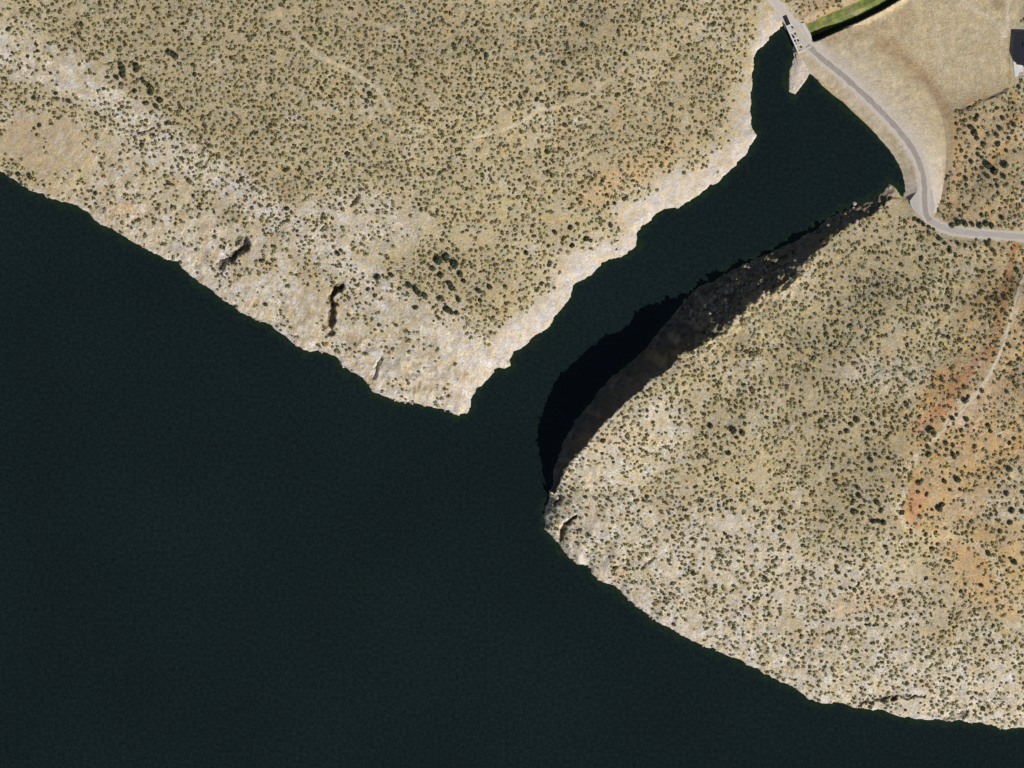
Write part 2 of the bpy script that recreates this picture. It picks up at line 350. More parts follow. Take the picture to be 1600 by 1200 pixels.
# faint foot trails and pale wheel ruts
TR = [([(428,-20),(431,0),(442,34),(465,60),(499,90),(544,109),(570,124),(596,146),(611,176)], 2.2), ([(540,20),(574,36),(622,49)], 1.9), ([(740,214),(795,200),(825,188),(881,165),(930,148),(985,95)], 2.1),
      ([(1600,430),(1582,500),(1556,570),(1515,628),(1448,694)], 2.2)]
for q in (0,): mixc((.58,.48,.30), ss(11, 3, seg_dist(PXg + NB * 8, PYg + NB * 8, [(1440,700),(1420,730),(1408,765),(1403,800),(1420,828),(1460,838),(1510,842),(1545,870),(1570,915)])) * .75)
mixc((.66, .56, .41), ss(4.5, 1, seg_dist(PXg + NB * 5, PYg + NB * 5, [(1448,692),(1428,716),(1412,750),(1404,790),(1410,818),(1430,832)])) * .85)
mixc(RED, blob(1432,785,13,34,8) * .6); mixc(RED, blob(1500,598,26,12,-50) * .4)
TRD = np.full(X.shape, 99., F)
for pts, wd in TR:
    td = seg_dist(PXg + NB * 5, PYg + NB * 5, pts); TRD = np.minimum(TRD, td)
    mixc((.66, .56, .40), ss(wd + 1.2, wd * .5, td) * .62)
# stony speckle, one sample per metre
sp = rng.normal(0, 1, X.shape).astype(F)
NC = fbm(X, Y, 9, 121, 3, .7); NE = fbm(X, Y, 5, 125, 3, .7)
for b in [(420,40,330,80,0),(900,80,230,90,0),(1020,180,150,60,-20),(700,20,300,50,0),(350,150,160,80,20),(1300,700,110,110,0),(1350,430,120,60,0)][:6]: mixc((.375,.310,.195), blob(*b) * .55 * (PYg > -500))
ST = fbm((X * .86 - Y * .5) * 2.4, (X * .5 + Y * .86) * .45, 11, 181, 3, .6)      # downslope streaks on the left shore
stm = ss(170, 40, sw + NB * 40) * ss(30, 120, PXg) * (PYg > 120)
mixc((.40, .295, .175), ss(.1, .7, ST) * stm * .7); mixc((.62, .56, .48), ss(-.1, -.7, ST) * stm * .6)
N5 = fbm(X, Y, 11, 171, 4, .75)
mixc((.66, .605, .53), ss(.12, .7, N5) * np.clip(pale * 1.3 - .25, 0, .8) * (~INC)); mixc((.34, .27, .19), ss(-.2, -.8, N5) * np.clip(pale, .15, 1) * .5)
col *= (1 + (.085 + .05 * pale) * sp + .13 * NS)[..., None]
col *= 1 + np.stack([NC * .07 + NE * .03, -NE * .01, -NC * .20 - NE * .08], -1) * (1 - .7 * mask_low)[..., None]
col *= 1 + ((fbm(X, Y, 13, 161, 4, .7) * .12) * mask_low)[..., None]
mixc(ORG, ss(.25, .9, fbm(X, Y, 26, 131, 3)) * (DL < 0) * .22 * (PXg > 500)); mixc((.40, .33, .23), ss(.15, .8, fbm(X, Y, 16, 135, 3)) * (DL < 0) * np.clip(1 - pale, 0, 1) * .55)
col += (rng.normal(0, 1, X.shape).astype(F) * .010)[..., None] * np.array((1, -.2, -1), F)
col = np.clip(col, .015, .80)

# vegetation density 0..1
dens = np.full(X.shape, .86, F) + NB * .22 - pale * .22
dens = np.where(north, dens, dens - .02)
dens = dens + .25 * blob(420,120,400,170,0) - .55 * blob(120,125,120,34,30) - .9 * blob(55,215,85,40,10) + .5 * blob(705,420,60,40,20) - .35 * blob(640,370,120,50,0)
dens = dens - .35 * blob(640,540,110,55,20)
dens = dens - 1.5 * ss(44, 20, inl + NB * 22 + NS * 4 + ss(1000, 1180, PXg) * 12)
dens = dens - .8 * blob(480,490,26,46,0)
dens = dens - .25 * blob(1540,760,130,170,0)
dens = dens + .85 * fbm(X, Y, 24, 141, 2) + .35 * fbm(X, Y, 9, 143, 2) * 1.2
dens = dens - 2 * ss(44, 20, inl + NB * 22 + NS * 4 + ss(1000, 1180, PXg) * 12)
for pts_, _, wd_ in GASH[:3]: dens = np.maximum(dens, 1.0 * (seg_dist(PXg, PYg, pts_) < 7))
dens = dens - .28 * stm - .5 * stm * ss(0, .6, ST)
dens = np.where(TRD < 3.5, 0, dens)
dens = np.where((SD < 1.8) | (DL > -1.5) | (INC & (PXg < 1065)), 0, dens)
dens = np.where(INC & (PXg >= 1065), .3, dens)
rdm = seg_dist(PXg, PYg, ROAD)
dens = np.where(rdm < 11, 0, dens)
dens = np.where((PXg > 1175) & (PXg < 1400) & (PYg < 62) & (CD < 16), 0, dens)
dens = np.where((PXg > 1183) & (PXg < 1240) & (PYg < 90) & (PYg > 8), 0, dens)
dens = np.where((PXg > 1225) & (PXg < 1425) & (PYg < 300) & (SD < 26) & (PYg > 40) & (PXg > 1225) & (PXg - 1225 > (PYg - 320) * 1.0) & (DL > -40), 0, dens)
dens = np.where(ss(50, 0, inl) * 0 + (seg_dist(PXg, PYg, INLET_N[-14:]) < 14), 0, dens)
dens = np.where((PXg > 1390) & (PXg < 1465) & (PYg < 335) & (PYg > 270), 0, dens)
dens = np.clip(dens, 0, 1)
mixc((.40, .27, .16), (ss(26, 10, seg_dist(PXg + NB * 10, PYg, [(1502,190),(1510,235),(1490,290),(1482,340)])) * (SD > 0) * (PXg > 1476) * .6))
mixc((.45, .34, .20), blob(1550, 250, 70, 100, 0) * .6); mixc(ORG, ss(.1, .7, fbm(X, Y, 18, 195, 3)) * (PXg > 1490) * (PYg > 140) * (PYg < 350) * .6)
mixc((.37,.30,.19), blob(705,428,60,42,0) * .6)

ny, nx = X.shape
V = np.stack([X, Y, Hh], -1).reshape(-1, 3)
idx = np.arange(nx * ny, dtype=np.int32).reshape(ny, nx)
Fq = np.stack([idx[:-1, :-1], idx[:-1, 1:], idx[1:, 1:], idx[1:, :-1]], -1).reshape(-1, 4)
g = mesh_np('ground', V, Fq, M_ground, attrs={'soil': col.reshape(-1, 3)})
tag(g, kind='structure')

# ------------------------------------------------------------------ the lake
M_water = D.materials.new('lake_water'); M_water.use_nodes = True
n = M_water.node_tree.nodes; l = M_water.node_tree.links; b = n['Principled BSDF']
b.inputs['Roughness'].default_value = .12; b.inputs['IOR'].default_value = 1.33
va = n.new('ShaderNodeVertexColor'); va.layer_name = 'depth_tint'; geo = n.new('ShaderNodeNewGeometry')
t = n.new('ShaderNodeTexNoise'); t.inputs['Scale'].default_value = .30; t.inputs['Detail'].default_value = 5; t.inputs['Roughness'].default_value = .85
l.new(geo.outputs['Position'], t.inputs['Vector'])
r = n.new('ShaderNodeMapRange'); r.inputs[1].default_value = .3; r.inputs[2].default_value = .7; r.inputs[3].default_value = .35; r.inputs[4].default_value = 1.65
l.new(t.outputs[0], r.inputs[0]); vm = n.new('ShaderNodeVectorMath'); vm.operation = 'SCALE'
l.new(va.outputs[0], vm.inputs[0]); l.new(r.outputs[0], vm.inputs['Scale']); l.new(vm.outputs[0], b.inputs['Base Color'])
t2 = n.new('ShaderNodeTexNoise'); t2.inputs['Scale'].default_value = .5; t2.inputs['Detail'].default_value = 6
l.new(geo.outputs['Position'], t2.inputs['Vector'])
bp = n.new('ShaderNodeBump'); bp.inputs['Distance'].default_value = .25; bp.inputs['Strength'].default_value = .6
l.new(t2.outputs[0], bp.inputs['Height']); l.new(bp.outputs[0], b.inputs['Normal'])
st = 3
wi = np.arange(0, nx - 1, st); wj = np.arange(0, ny - 1, st)
WX, WY = X[np.ix_(wj, wi)], Y[np.ix_(wj, wi)]; WD = SD[np.ix_(wj, wi)]; WP = DL[np.ix_(wj, wi)]
wv = np.stack([WX, WY, np.zeros_like(WX)], -1).reshape(-1, 3)
sh = ss(-8, -.5, WD + perlin(WX, WY, 9, 81) * 4)[..., None]
broad = fbm(WX, WY, 160, 85, 3)[..., None]
wc = np.array((.0071, .0137, .0140), F) * (1 + .12 * broad) * (1 - sh) + sh * np.array((.012, .023, .012), F)
wid = np.arange(WX.size, dtype=np.int32).reshape(WX.shape)
keep = (np.maximum(np.maximum(WD[:-1, :-1], WD[1:, 1:]), np.maximum(WD[:-1, 1:], WD[1:, :-1])) < 11)
fq = np.stack([wid[:-1, :-1], wid[:-1, 1:], wid[1:, 1:], wid[1:, :-1]], -1)[keep]
lake = mesh_np('lake_water', wv, fq, M_water, attrs={'depth_tint': wc.reshape(-1, 3)})
tag(lake, kind='structure')

# ------------------------------------------------------------------ sweeps: dam, road, track, spit
def resample(pts, step, vals=None):
    P = np.array(pts, float)
    for _ in range(2):                                  # Chaikin smoothing
        q = P[:-1] * .75 + P[1:] * .25; r_ = P[:-1] * .25 + P[1:] * .75
        P2 = np.empty((2 * len(q) + 2, 2)); P2[0] = P[0]; P2[-1] = P[-1]; P2[1:-1:2] = q; P2[2:-1:2] = r_; P = P2
    s = np.concatenate([[0], np.cumsum(np.hypot(*np.diff(P, axis=0).T))]); tt = np.arange(0, s[-1], step)
    R = np.stack([np.interp(tt, s, P[:, 0]), np.interp(tt, s, P[:, 1])], 1)
    T = np.gradient(R, axis=0); T /= np.hypot(T[:, 0], T[:, 1])[:, None]
    return R, T
def ribbon(name, pts, width, zfun, m, ragged=.2, step=2.0, across=4, seed=1, parent=None, attrs=None):
    R, T = resample(pts, step / PXM); R = np.stack(W(R[:, 0], R[:, 1]), 1); T = np.stack([T[:, 0], -T[:, 1]], 1)
    N = np.stack([-T[:, 1], T[:, 0]], 1); V = []
    for k in range(across + 1):
        o = (k / across - .5) * width
        e = ragged * perlin(R[:, 0] + k * 50, R[:, 1], 5, seed) if k in (0, across) else 0
        P = R + N * (o + e)[:, None] if np.ndim(e) else R + N * o
        V.append(np.concatenate([P, zfun(P[:, 0], P[:, 1])[:, None]], 1))
    V = np.stack(V, 1); n_, k_ = V.shape[:2]; ix = np.arange(n_ * k_).reshape(n_, k_)
    f = np.stack([ix[:-1, :-1], ix[:-1, 1:], ix[1:, 1:], ix[1:, :-1]], -1).reshape(-1, 4)
    o = mesh_np(name, V.reshape(-1, 3), f[:, ::-1], m)
    return o
# dam embankment: swept section with stony shoulders
cp = [(1250,58)] + CREST + [(1449,350)]
R, T = resample(cp, 1.0 / PXM); R = np.stack(W(R[:, 0], R[:, 1]), 1); T = np.stack([T[:, 0], -T[:, 1]], 1)
N = np.stack([-T[:, 1], T[:, 0]], 1)                       # left of travel = downstream (north-east)
offs = np.concatenate([np.linspace(-34, -8.5, 18), [-7, -5, -3.5, 0, 3.5, 5, 6.5], np.linspace(7.5, 56, 50)])
V = []; cc = []
for o in offs:
    ow = o
    P = R + N * ow
    nz = fbm(P[:, 0], P[:, 1], 5, 91, 3)
    if o < -7: z = 5 - (-7 - o) * .455 + nz * .28
    elif o > 6.5: z = 5 - (o - 6.5) / 2.95 + nz * .14
    else: z = np.full(len(P), 5.0)
    qx, qy = P[:, 0] / PXM + 800, 600 - P[:, 1] / PXM
    cdist = seg_dist(qx, qy, CHANNEL) * PXM
    cut = (((cdist < 3.6) | inside(qx, qy, CHAN_NW)) & (o > 7) & (qy < 75)) | ((o < -8) & (qx < 1243) & (qy < 100))
    z = np.where(cut, -20, z)
    V.append(np.concatenate([P, z[:, None]], 1))
    a = fbm(P[:, 0], P[:, 1], 14, 93, 3)[:, None]
    if o <= -7: c = np.array((.50, .42, .30)) + a * .07 + nz[:, None] * .05
    elif o < 10: c = np.array((.53, .465, .385)) + a * .04
    else:
        c = np.stack([bil(col[..., q], P[:, 0], P[:, 1]) for q in range(3)], 1)
        e_ = ss(16, 8, o); c = c * (1 - e_) + np.array((.53, .465, .385)) * e_
    # paler, wide apron near the eastern abutment
    ap = ss(262, 300, (600 - P[:, 1] / PXM))[:, None]
    c = c * (1 - ap * .7) + np.array((.56, .49, .42)) * ap * .7
    cc.append(c)
V = np.stack(V, 1); n_, k_ = V.shape[:2]; ix = np.arange(n_ * k_).reshape(n_, k_)
f = np.stack([ix[:-1, :-1], ix[:-1, 1:], ix[1:, 1:], ix[1:, :-1]], -1).reshape(-1, 4)
cc = np.clip(np.stack(cc, 1).reshape(-1, 3) * (1 + rng.normal(0, .04, (n_ * k_, 1))), .02, .8)
# closed underside
Vb = V.reshape(-1, 3).copy(); base = np.concatenate([V[:, :1] * [1, 1, 0] + [0, 0, -22], V[:, -1:] * [1, 1, 0] + [0, 0, -22]], 1)
nb = len(Vb); Vall = np.concatenate([Vb, base.reshape(-1, 3)]); bi = nb + np.arange(2 * n_).reshape(n_, 2)
f2 = np.stack([bi[:-1, 0], ix[:-1, 0], ix[1:, 0], bi[1:, 0]], -1)
f3 = np.stack([ix[:-1, -1], bi[:-1, 1], bi[1:, 1], ix[1:, -1]], -1)
f4 = np.stack([bi[:-1, 1], bi[:-1, 0], bi[1:, 0], bi[1:, 1]], -1)
dam = mesh_np('embankment_dam', Vall, np.concatenate([f, f2, f3, f4])[:, ::-1] if False else np.concatenate([f, f2, f3, f4]), M_dam, attrs={'soil': np.concatenate([cc, np.full((2 * n_, 3), .3)])})
tag(dam, 'curved earth dam with pale stony faces carrying the grey road beside the inlet', 'dam')

rl = ROAD; 
def road_z(x, y):
    d_, z_ = seg_dist(x / PXM + 800, 600 - y / PXM, ROAD, False, ROAD_Z)
    d2 = seg_dist(x / PXM + 800, 600 - y / PXM, ROAD[4:15])
    z_ = np.where((x / PXM + 800 > 1210) & (y > 160) & (d2 < 30), 5.1, z_)
    return np.maximum(z_, bil(Hh, x, y) + .02 if False else z_) + .05
sh_ = ribbon('road_shoulder', ROAD, 10.0, lambda x, y: road_z(x, y) - .05, mat('pale_gravel', (.53, .47, .41), .95, noise=.12, scale=.8), ragged=1.8, seed=4)
tag(sh_, kind='structure')
M_gr = mat('worn_road', (.42, .385, .36), .9, noise=.10, scale=.5)
for nm_, seg_, mm_ in (('road', ROAD[4:16], M_road), ('road', ROAD[:5], mat('dusty_road', (.50, .45, .40), .9, noise=.1, scale=.5)), ('road', ROAD[15:], M_gr)):
    rd_ = ribbon(nm_, seg_, 4.9, road_z, mm_, ragged=.9); tag(rd_, kind='structure')
# widened paved junction at the eastern abutment
jp = [(1446,288),(1434,292),(1433,300),(1423,313),(1424,320),(1428,327),(1440,338),(1452,348),(1462,347),(1462,320),(1458,296)]
jv = [(*W(*p), 5.075) for p in jp]
jx_ = poly_obj('road_junction', jv + [(x, y, 3.2) for x, y, z in jv], [list(range(len(jp)))[::-1]] + [[i, (i + 1) % len(jp), len(jp) + (i + 1) % len(jp), len(jp) + i] for i in range(len(jp))], mat('worn_pavement', (.46, .42, .40), .9, noise=.12, scale=.5))
tag(jx_, kind='structure')
def drape(x, y): return np.maximum.reduce([bil(Hh, x + a, y + b_) for a, b_ in ((0, 0), (.6, 0), (-.6, 0), (0, .6), (0, -.6))]) + .06
tk = ribbon('dirt_track', TRACK, 2.9, drape, M_track, ragged=.7, step=1.0, across=5, seed=9); tag(tk, kind='structure')

# stony spit beside the spillway, with a rounded tip
sp_pts = [(1262,74),(1256,92),(1249,108),(1244,122),(1241,140)]
R, T = resample(sp_pts, 1.2 / PXM); hw = np.interp(np.linspace(0, 1, len(R)), [0, .3, .6, .9, 1], [14, 9.0, 6.6, 4.4, 2]) 
R = np.stack(W(R[:, 0], R[:, 1]), 1); T = np.stack([T[:, 0], -T[:, 1]], 1); N = np.stack([-T[:, 1], T[:, 0]], 1)
V = []
for k in np.linspace(-1.6, 1.6, 17):
    P = R + N * (hw * k)[:, None]
    z = 2.2 * (1 - np.clip(np.abs(k) - .25, 0, 2) / .75) * np.interp(np.linspace(0, 1, len(R)), [0, .8, 1], [1.3, .6, .15]) + fbm(P[:, 0], P[:, 1], 4, 97, 3) * .45
    V.append(np.concatenate([P, z[:, None]], 1))
V = np.stack(V, 1); n_, k_ = V.shape[:2]; ix = np.arange(n_ * k_).reshape(n_, k_)
f = np.stack([ix[:-1, :-1], ix[:-1, 1:], ix[1:, 1:], ix[1:, :-1]], -1).reshape(-1, 4)
so = mesh_np('rock_spit', V.reshape(-1, 3), f, mat('spit_gravel', (.55, .475, .40), .95, noise=.14, scale=.7, bump=.3)); tag(so, 'pale gravel spit pointing into the water beside the spillway', 'spit')

# channel water
R, T = resample([(1266,60)] + CHANNEL[1:], 3)
R = np.stack(W(R[:, 0], R[:, 1]), 1); T = np.stack([T[:, 0], -T[:, 1]], 1); N = np.stack([-T[:, 1], T[:, 0]], 1)
V = np.stack([np.concatenate([R + N * o, np.full((len(R), 1), -13)], 1) for o in (-3.2, 3.2)], 1)
ix = np.arange(len(R) * 2).reshape(-1, 2); f = np.stack([ix[:-1, 0], ix[:-1, 1], ix[1:, 1], ix[1:, 0]], -1)
cw = mesh_np('channel_water', V.reshape(-1, 3), f, M_water, attrs={'depth_tint': np.full((len(V) * 2, 3), (.010, .018, .014))}); tag(cw, kind='structure')

# ------------------------------------------------------------------ spillway
def prism(name, pts, z0, z1, m, parent=None, bev=0):
    n_ = len(pts); area = sum(pts[i][0] * pts[(i + 1) % n_][1] - pts[(i + 1) % n_][0] * pts[i][1] for i in range(n_))
    if area < 0: pts = pts[::-1]
    v = [(x, y, z0) for x, y in pts] + [(x, y, z1) for x, y in pts]
    f = [list(range(n_))[::-1], list(range(n_, 2 * n_))] + [[i, (i + 1) % n_, n_ + (i + 1) % n_, n_ + i] for i in range(n_)]
    o = poly_obj(name, v, f, m, parent)
    if bev:
        b_ = o.modifiers.new('bevel', 'BEVEL'); b_.width = bev; b_.segments = 2
    return o
spo = W(1244, 46)
A = np.array(W(1224, 20)); B = np.array(W(1251, 80)); ax_ = (B - A); Lsp = np.hypot(*ax_); ax_ = ax_ / Lsp; nr = np.array([-ax_[1], ax_[0]])   # nr points downstream
if nr[0] < 0: nr = -nr
spw = empty('spillway', (0, 0, 0)); tag(spw, 'pale concrete gated spillway at the head of the dark inlet', 'spillway')
def loc(u, v): p = A + ax_ * u + nr * v; return (float(p[0]), float(p[1]))
def box(name, u0, u1, v0, v1, z0, z1, m, bev=.08, parent=spw): return prism(name, [loc(u0, v0), loc(u1, v0), loc(u1, v1), loc(u0, v1)], z0, z1, m, parent, bev)
prism('deck', [W(1222,16),(W(1216,8)),W(1228,4),W(1243,20),W(1252,34),W(1259,46),W(1268,62),W(1262,70),(loc(Lsp, 4.2)),(loc(13, 4.2))], 3.6, 5.04, M_conc, spw)
nb = 4; u0 = 12.5; bw = (Lsp - u0) / nb
for i in range(nb + 1):
    u = u0 + i * bw; box('pier', u - .55, u + .55, -1.6, 4.4, -9, 5.3, M_white)
for i in range(nb):
    u = u0 + i * bw; gt = box('gate', u + .55, u + bw - .55, .9, 1.3, -9, 3.6, M_dark)
    box('gate_slot_floor', u + .55, u + bw - .55, 1.6, 4.2, -9, 1.0, M_dark, 0)
    h_ = box('gate_hoist', u + bw / 2 - .7, u + bw / 2 + .7, 2.3, 3.7, 5.05, 6.2, M_dark, .1)
box('parapet', u0 - 1, Lsp + 1, -2.2, -.9, 4.1, 6.0, M_white)
box('gate_chamber', 2.6, 12.0, -1.3, 2.6, 3.0, 6.3, M_dark)
box('chamber_curb', 1.6, 13.0, 2.6, 3.2, 4.2, 5.6, M_white)
box('wing_wall', -2.5, 12.2, -2.2, -1.4, -4, 5.4, M_white)
box('training_wall', Lsp - 1, Lsp + .4, -1.6, 12, -4, 5.2, M_conc)
# downstream face of the spillway block, down to the stilling basin
prism('chute', [W(1248,36), W(1262,60), W(1270,62), W(1268,52), W(1258,34)], -15, 3.9, M_conc, spw)

# railings along the deck, downstream edge
def rail(pts, name='railing', z=5.05):
    V = []; Fc = []
    def bx(p, q, w_, h0, h1):
        p = np.array(p); q = np.array(q); t_ = (q - p) / max(np.hypot(*(q - p)), .01); n_ = np.array([-t_[1], t_[0]]) * w_
        b0 = len(V)
        for zz in (h0, h1):
            for a in (p - n_, p + n_, q + n_, q - n_): V.append((a[0], a[1], zz))
        Fc.extend([[b0 + 3, b0 + 2, b0 + 1, b0], [b0 + 4, b0 + 5, b0 + 6, b0 + 7]] + [[b0 + i, b0 + (i + 1) % 4, b0 + 4 + (i + 1) % 4, b0 + 4 + i] for i in range(4)])
    for p, q in zip(pts[:-1], pts[1:]):
        bx(p, q, .05, z + 1.0, z + 1.1); bx(p, q, .03, z + .5, z + .56)
        L = np.hypot(q[0] - p[0], q[1] - p[1]); k = max(int(L / 2), 1)
        for i in range(k):
            a = np.array(p) + (np.array(q) - np.array(p)) * i / k; bx(a, a + [.1, 0], .05, z, z + 1.0)
    return poly_obj(name, V, Fc, M_white, spw)
rail([W(1229,6), W(1242,20), W(1251,34), W(1258,46), W(1266,60)])

# ------------------------------------------------------------------ building at the right edge, behind the dam
gz = float(bil(Hh, *W(1592, 90)))
vb = empty('valve_house', (*W(1600, 90), gz)); tag(vb, 'dark flat roofed building on white apron at the right edge, behind the dam', 'building')
def P2(pts): c = W(1600, 90); return [(W(*p)[0] - c[0], W(*p)[1] - c[1]) for p in pts]
prism('wall', P2([(1589.5,50),(1586.5,84),(1592,98),(1612,101),(1640,99),(1640,50)]), -1.5, 3.6, M_white, vb)
prism('roof', P2([(1588.5,49),(1585.5,84),(1591,99),(1612,102),(1641,100),(1641,49)]), 3.6, 4.1, M_roof, vb, .08)
prism('roof_vent', P2([(1601,66),(1601,72),(1607,72),(1607,66)]), 4.1, 5.0, M_dark, vb, .06)
prism('door', P2([(1602,101.3),(1606,101.7),(1606,102.3),(1602,101.9)]), -.3, 2.0, M_dark, vb)
prism('apron', P2([(1585,88),(1588,112),(1592,134),(1640,140),(1640,99),(1612,102),(1591,99)]), -1.5, .5, M_white, vb, .1)

# ------------------------------------------------------------------ rocks
def rock_mesh(name, seed):
    import bmesh
    bm = bmesh.new(); bmesh.ops.create_icosphere(bm, subdivisions=2, radius=1)
    r_ = np.random.default_rng(seed); pl = r_.normal(0, 1, (9, 3)); pl /= np.linalg.norm(pl, axis=1)[:, None]; dd_ = r_.uniform(.6, .9, 9)
    sc = r_.uniform(.75, 1.25, 3)
    for v in bm.verts:
        c = np.array(v.co)
        for p, q in zip(pl, dd_):
            k = c @ p
            if k > q: c = c - p * (k - q)
        v.co = c * sc * [1, 1, .75]
    me = D.meshes.new(name); bm.to_mesh(me); bm.free(); me.materials.append(M_rock); return me
RM = [rock_mesh('boulder', 200 + i) for i in range(6)]
rocks = []
zone = [(1075,485),(1105,470),(1130,445),(1160,425),(1200,405),(1235,400),(1250,405),(1225,440),(1190,475),(1150,500),(1110,515),(1085,505)]
while len(rocks) < 150:
    p = rng.uniform((1070, 395), (1260, 520))
    if inside(np.array([p[0]]), np.array([p[1]]), zone)[0]: rocks.append((p[0], p[1], float(np.clip(rng.lognormal(-.1, .45), .4, 2.2)), 0))
hand_r = [(1138,447,2.2),(1145,433,1.8),(1160,425,2.),(1190,440,2.4),(1125,455,1.6),(1110,470,2.),(1080,489,2.),(1095,490,2.2),(1100,507,1.8),(1125,510,2.),(1136,480,2.),(1151,494,2.2),(1196,418,1.8),(1296,352,2.2),(1337,317,2.),(1340,346,2.),(1388,316,2.),(1392,292,2.4),(1335,324,1.5)]
for x_, y_, r_ in hand_r: rocks.append((x_, y_, r_, 0))
for k in range(46):                                                   # along the lit shores
    line = SW_SHORE if k < 24 else SE_SHORE
    i = rng.integers(2, len(line) - 2); t_ = rng.random(); x_ = line[i][0] * (1 - t_) + line[i + 1][0] * t_; y_ = line[i][1] * (1 - t_) + line[i + 1][1] * t_
    rocks.append((x_ + rng.uniform(-1, 2), y_ + rng.uniform(-3, 1.5), rng.uniform(.7, 1.5), 1 if k < 24 else 2))
RL = ['pale weathered boulder on the shaded rocky slope across the inlet', 'small pale boulder at the water line of the left shore', 'small pale boulder at the water line of the lower right shore']
RG = ['boulders on the shaded rocky slope', 'boulders along the left shore', 'boulders along the lower right shore']
for i, (x_, y_, r_, zn) in enumerate(rocks):
    wx, wy = W(x_, y_); o = D.objects.new('boulder', RM[i % 6]); C.objects.link(o)
    o.location = (wx, wy, max(float(bil(Hh, wx, wy)), -.2) + r_ * .25); o.scale = (r_,) * 3; o.rotation_euler = (0, 0, rng.uniform(0, 6.28))
    tag(o, RL[zn], 'boulder', RG[zn])

# ------------------------------------------------------------------ vegetation
def shrub_arrays(n_leaf, seed, size=.42, dome=.75):
    """unit shrub: leaf quads spread through a lumpy dome"""
    r_ = np.random.default_rng(seed)
    lob = r_.uniform(-.42, .42, (5, 2)); lr = r_.uniform(.45, .65, 5); lob[0] = 0; lr[0] = .75
    k = r_.integers(0, 5, n_leaf); a = r_.uniform(0, 2 * np.pi, n_leaf); e = np.arccos(1 - r_.uniform(0, 1.05, n_leaf)); rr = lr[k] * r_.uniform(.55, 1, n_leaf) ** .5
    c = np.stack([lob[k, 0] + rr * np.sin(e) * np.cos(a), lob[k, 1] + rr * np.sin(e) * np.sin(a), (.12 + rr * np.cos(e)) * dome * 1.15], 1)
    nrm = np.stack([np.sin(e) * np.cos(a), np.sin(e) * np.sin(a), np.cos(e)], 1) + r_.normal(0, .45, (n_leaf, 3)); nrm /= np.linalg.norm(nrm, axis=1)[:, None]
    t1 = np.cross(nrm, r_.normal(0, 1, (n_leaf, 3))); t1 /= np.linalg.norm(t1, axis=1)[:, None]; t2 = np.cross(nrm, t1)
    s = (size * r_.uniform(.6, 1.2, n_leaf))[:, None] * .5
    q = np.stack([c - t1 * s - t2 * s * .7, c + t1 * s - t2 * s * .8, c + t1 * s * .8 + t2 * s, c - t1 * s + t2 * s * .7], 1)
    return q.reshape(-1, 3)
# colours of the living plants
TONES = {'dark green': (.060, .070, .036), 'olive green': (.110, .106, .050), 'grey brown': (.155, .125, .078)}
def leaf_cols(nq, base, seed, var=.25):
    r_ = np.random.default_rng(seed); c = np.array(base) * (1 + r_.normal(0, var, (nq, 1))); c += r_.normal(0, .004, (nq, 3))
    return np.repeat(np.clip(c, .01, .3), 4, 0)
